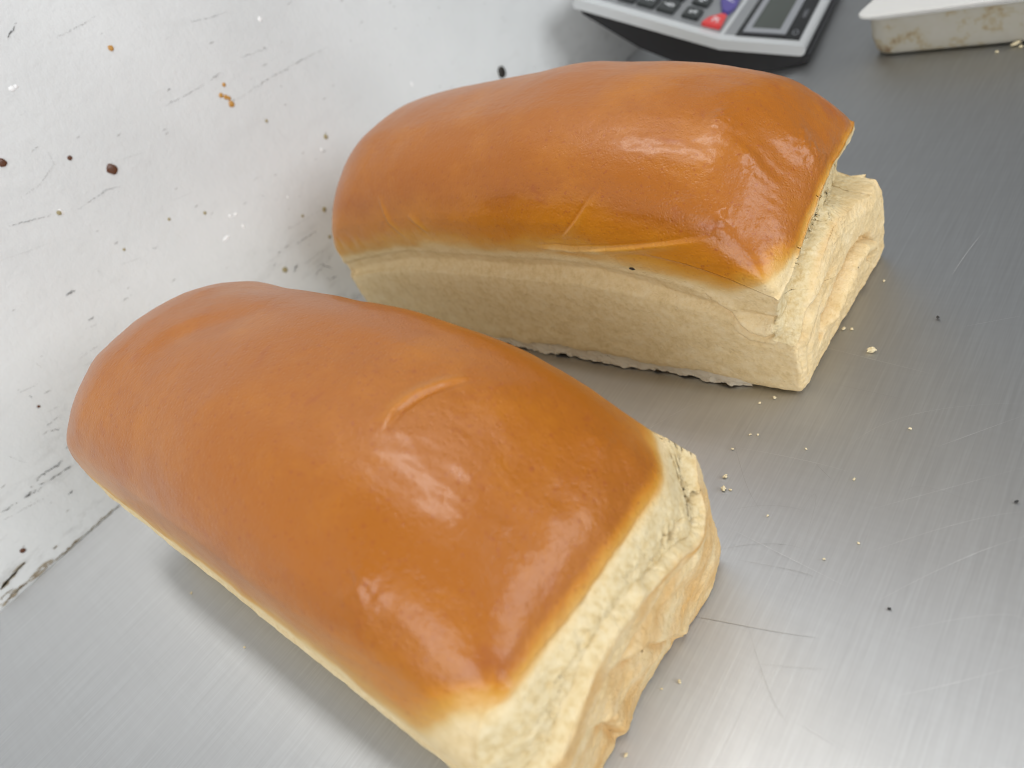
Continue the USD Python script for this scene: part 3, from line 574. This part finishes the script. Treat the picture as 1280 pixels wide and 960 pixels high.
SCRATCHES = [([(-0.445, 0.434), (-0.393, 0.447), (-0.33, 0.462), (-0.267, 0.48)], 0.0028, 0), ([(-0.543, 0.811), (-0.5, 0.75), (-0.464, 0.702), (-0.422, 0.662)], 0.002, 0), ([(-0.47, 0.553), (-0.388, 0.605), (-0.326, 0.614)], 0.0014, 0), ([(-0.481, 0.639), (-0.417, 0.678), (-0.353, 0.688)], 0.0013, 0), ([(-0.422, 0.557), (-0.324, 0.574), (-0.31, 0.569)], 0.0017, 0), ([(-0.365, 0.683), (-0.353, 0.724), (-0.337, 0.626)], 0.0013, 0), ([(-0.377, 0.791), (-0.341, 0.765)], 0.0019, 0), ([(-0.36, 0.459), (-0.297, 0.381), (-0.256, 0.348)], 0.0014, 0), ([(-0.152, 0.445), (-0.099, 0.491), (-0.035, 0.553)], 0.0017, 1), ([(-0.209, 0.573), (-0.133, 0.679), (-0.07, 0.748)], 0.0018, 1), ([(-0.243, 0.649), (-0.148, 0.743), (-0.078, 0.793)], 0.0014, 1), ([(-0.177, 0.533), (-0.088, 0.602), (-0.046, 0.616)], 0.0013, 1), ([(-0.303, 1.364), (-0.294, 1.452), (-0.281, 1.53)], 0.0032, 1), ([(-0.251, 1.199), (-0.16, 1.251)], 0.0018, 1), ([(-0.214, 0.884), (-0.113, 0.991)], 0.0016, 1), ([(-0.243, 0.355), (-0.181, 0.349)], 0.0013, 1), ([(-0.523, 0.785), (-0.405, 0.792), (-0.323, 0.79)], 0.0013, 1), ([(-0.231, 0.769), (-0.204, 0.796), (-0.115, 0.779)], 0.0012, 0), ([(-0.33, 0.404), (-0.232, 0.443)], 0.0011, 0), ([(-0.445, 0.608), (-0.254, 0.575)], 0.0012, 1), ([(-0.419, 0.994), (-0.289, 0.982)], 0.0014, 0), ([(-0.503, 1.1), (-0.257, 1.057)], 0.0015, 1), ([(-1.833, -0.134), (-1.837, -0.067)], 0.0029, 0), ([(-0.639, 0.889), (-0.682, 0.828), (-0.72, 0.757)], 0.0014, 1), ([(-0.275, 0.718), (-0.093, 0.878)], 0.0012, 1), ([(-0.34, 0.843), (-0.267, 0.947), (-0.118, 1.018)], 0.0011, 1), ]

rng = np.random.default_rng(5)
scuff_mats = [plain('scuff_pale', (0.46, 0.46, 0.45), 0.5), plain('scuff_grey', (0.27, 0.27, 0.265), 0.5), plain('scuff_dark', (0.16, 0.16, 0.16), 0.5)]
splash_mats = [plain('splash_brown', (0.11, 0.04, 0.018), 0.3), plain('splash_orange', (0.52, 0.26, 0.05), 0.4), plain('splash_tan', (0.36, 0.30, 0.16), 0.5), plain('splash_black', (0.03, 0.025, 0.02), 0.35)]
chip_mat = plain('paint_chip_white', (0.90, 0.90, 0.90), 0.35)
grime_mat = mat('grime', {'g': ('geometry', {}), 'n': ('noise_texture', {'scale': 260.0, 'detail': 4.0}), 'c': ('rgb_ramp', {'ramp': [(0.35, (0.24, 0.185, 0.12)), (0.6, (0.42, 0.37, 0.29))]}), 'p': ('principled_bsdf', {'roughness': 0.6})},
                [('g.position', 'n.vector'), ('n.fac', 'c.fac'), ('c.color', 'p.base_color')])

def flake_run(pts, w, broken, seed):
    """A hand-drawn looking stroke in 2-D: many small irregular slivers along a path."""
    r = np.random.default_rng(seed)
    P = np.asarray(pts, float); L = np.r_[0, np.cumsum(np.linalg.norm(np.diff(P, axis=0), axis=1))]
    quads, s = [], 0.0
    while s < L[-1]:
        step = w * r.uniform(.7, 2.6)
        if r.random() > broken:
            t0, t1 = s, min(s + step * r.uniform(.8, 1.15), L[-1])
            a = np.array([np.interp(t0, L, P[:, k]) for k in (0, 1)]); b = np.array([np.interp(t1, L, P[:, k]) for k in (0, 1)])
            d = b - a; n = np.array([-d[1], d[0]]) / (np.linalg.norm(d) + 1e-9)
            edge = math.sin(math.pi * min(max((t0 + t1) / 2 / L[-1], .06), .94)) ** .5
            off = n * w * r.normal(0, .28); h = w * .5 * edge * r.uniform(.35, 1.0)
            quads.append([a + off, (a + b) / 2 + off - n * h, b + off, (a + b) / 2 + off + n * h * r.uniform(.5, 1)])
        s += step * .62
    return quads

def flat_mesh(quads, lift):
    v, f = [], []
    for q in quads:
        i = len(v); v += [lift(p) for p in q]; f += [(i, i + 1, i + 2), (i, i + 2, i + 3)]
    return trimesh.Trimesh(np.array(v) * S, np.array(f), process=False)

hgt = [0]
def on_wall(p):
    return np.array([WALL + .0010 + hgt[0], p[0], p[1]])
for k, (pts, w, tone) in enumerate(SCUFFS):
    hgt[0] = .00012 * k
    q = flake_run(pts, w * .62, (.30, .25, .12)[tone], 100 + k)
    if q: obj('scuff_mark', flat_mesh(q, on_wall), scuff_mats[tone], wall)
def blob(r, flat, seed):
    m = trimesh.creation.icosphere(2, 1.0)
    d = 1 + .5 * (meshkit.fbm(m.vertices * 1.6 + seed * 7.3, 3, seed)[:, None] - .5)
    m.vertices = m.vertices * d * np.array([flat, 1, 1]) * r
    return m
for k, ((y, z), r, tone) in enumerate(SPLASHES):
    m = blob(r * .82, .28, k); m.vertices = (m.vertices + [WALL + .001, y, z]) * S
    obj('dried_splash', m, splash_mats[tone], wall, smooth=True)
for k, ((y, z), a, b) in enumerate(CHIPS):
    m = blob(1, 1, 40 + k); m.vertices = (m.vertices * [.0015, a * .6, b * .6] + [WALL, y, z]) * S
    obj('paint_chip', m, chip_mat, wall, smooth=True)
for k, (pts, w) in enumerate(GRIME):
    hgt[0] = .0012 + .00015 * k
    q = flake_run([(y, max(z, .004)) for y, z in pts], w * 1.0, .0, 300 + k) + flake_run([(y, max(z, .004)) for y, z in pts], w * .6, .0, 330 + k)
    q = [[np.array([p[0], max(p[1], .0005)]) for p in c] for c in q]
    obj('grime_stain', flat_mesh(q, on_wall), grime_mat, wall)
# fine specks of dirt, too many to count
sp = []
for k in range(260):
    y, z = rng.uniform(-.4, 3.0), abs(rng.normal(.0, .55))
    s_ = rng.uniform(.0012, .004); el = rng.uniform(1, 3.2)
    c = np.array([y, z])
    sp.append([c + [-s_ * el, rng.normal(0, s_ * .4)], c + [0, -s_ * .5], c + [s_ * el, rng.normal(0, s_ * .4)], c + [0, s_ * .5]])
hgt[0] = -.0003
tag(obj('dirt_speck', flat_mesh(sp, on_wall), scuff_mats[0], wall), kind='stuff')

scr_mats = [mat('scratch_dark', {'p': ('principled_bsdf', {'base_color': (0.45, 0.45, 0.445), 'metallic': 1.0, 'roughness': 0.55})}), mat('scratch_light', {'p': ('principled_bsdf', {'base_color': (0.74, 0.74, 0.74), 'metallic': 1.0, 'roughness': 0.52})})]
for k, (pts, w, tone) in enumerate(SCRATCHES):
    P = np.array(pts); t = np.linspace(0, 1, len(P)); T = np.linspace(0, 1, 24)
    C = np.stack([CubicSpline(t, P[:, i])(T) if len(P) > 2 else np.interp(T, t, P[:, i]) for i in (0, 1)], -1)
    d = np.gradient(C, axis=0); n = np.stack([-d[:, 1], d[:, 0]], -1); n /= np.linalg.norm(n, axis=1, keepdims=True)
    hw = (w * .15 * np.sin(np.pi * np.clip(T, .03, .97)) ** .6 * (.7 + .6 * rng.random(24)))[:, None]
    a, b = C + n * hw, C - n * hw
    q = [[a[i], b[i], b[i + 1], a[i + 1]] for i in range(23)]
    obj('scratch', flat_mesh(q, lambda p: np.array([p[0], p[1], .0006 + .00008 * k])), scr_mats[tone], table)
crumb_mat = plain('crumb_pale', (0.74, 0.64, 0.42), 0.8)
speck_mat = plain('speck_black', (0.03, 0.03, 0.03), 0.6)
def lump(r, seed):
    m = trimesh.creation.icosphere(1, 1.0)
    g = np.random.default_rng(seed)
    m.vertices = m.vertices * g.uniform(.6, 1.25, (len(m.vertices), 1)) * [r, r * .7, r * .45]
    c, s_ = math.cos(seed), math.sin(seed); m.vertices = m.vertices @ np.array([[c, s_, 0], [-s_, c, 0], [0, 0, 1]])
    m.vertices[:, 2] -= m.vertices[:, 2].min(); return m
for k, ((x, y), r) in enumerate(CRUMBS):
    m = lump(r * .85, 60 + k)
    m.vertices = (m.vertices + [x, y, .001]) * S
    if k == 0: tag(obj('bread_crumb', m, crumb_mat), 'largest pale bread crumb on the steel, right of the far loaf', 'crumb')
    else:
        where = ('on the steel in front of the metal tray' if y > 2 else 'on the steel below the near loaf, left corner' if x < -1 else 'close to the end of the near loaf' if y < .45 else
                 'just right of the far loaf end' if y > .95 else 'in front of the far loaf corner, between both loaves' if x > -.62 and x < -.42 and y > .78 else 'right of the near loaf on open steel')
        tag(obj('bread_crumb', m, crumb_mat), 'tiny pale bread crumb ' + where, 'crumb', 'tiny crumbs ' + where)
for k, ((x, y), r) in enumerate(SPECKS):
    m = lump(r * .8, 90 + k); m.vertices = (m.vertices + [x, y, .001]) * S
    tag(obj('burnt_speck', m, speck_mat), ('black speck on the steel level with the middle of the far loaf end', 'black speck on the open steel, lowest of the three', 'black speck on the steel at the right edge')[k], 'speck', 'black specks on the steel')
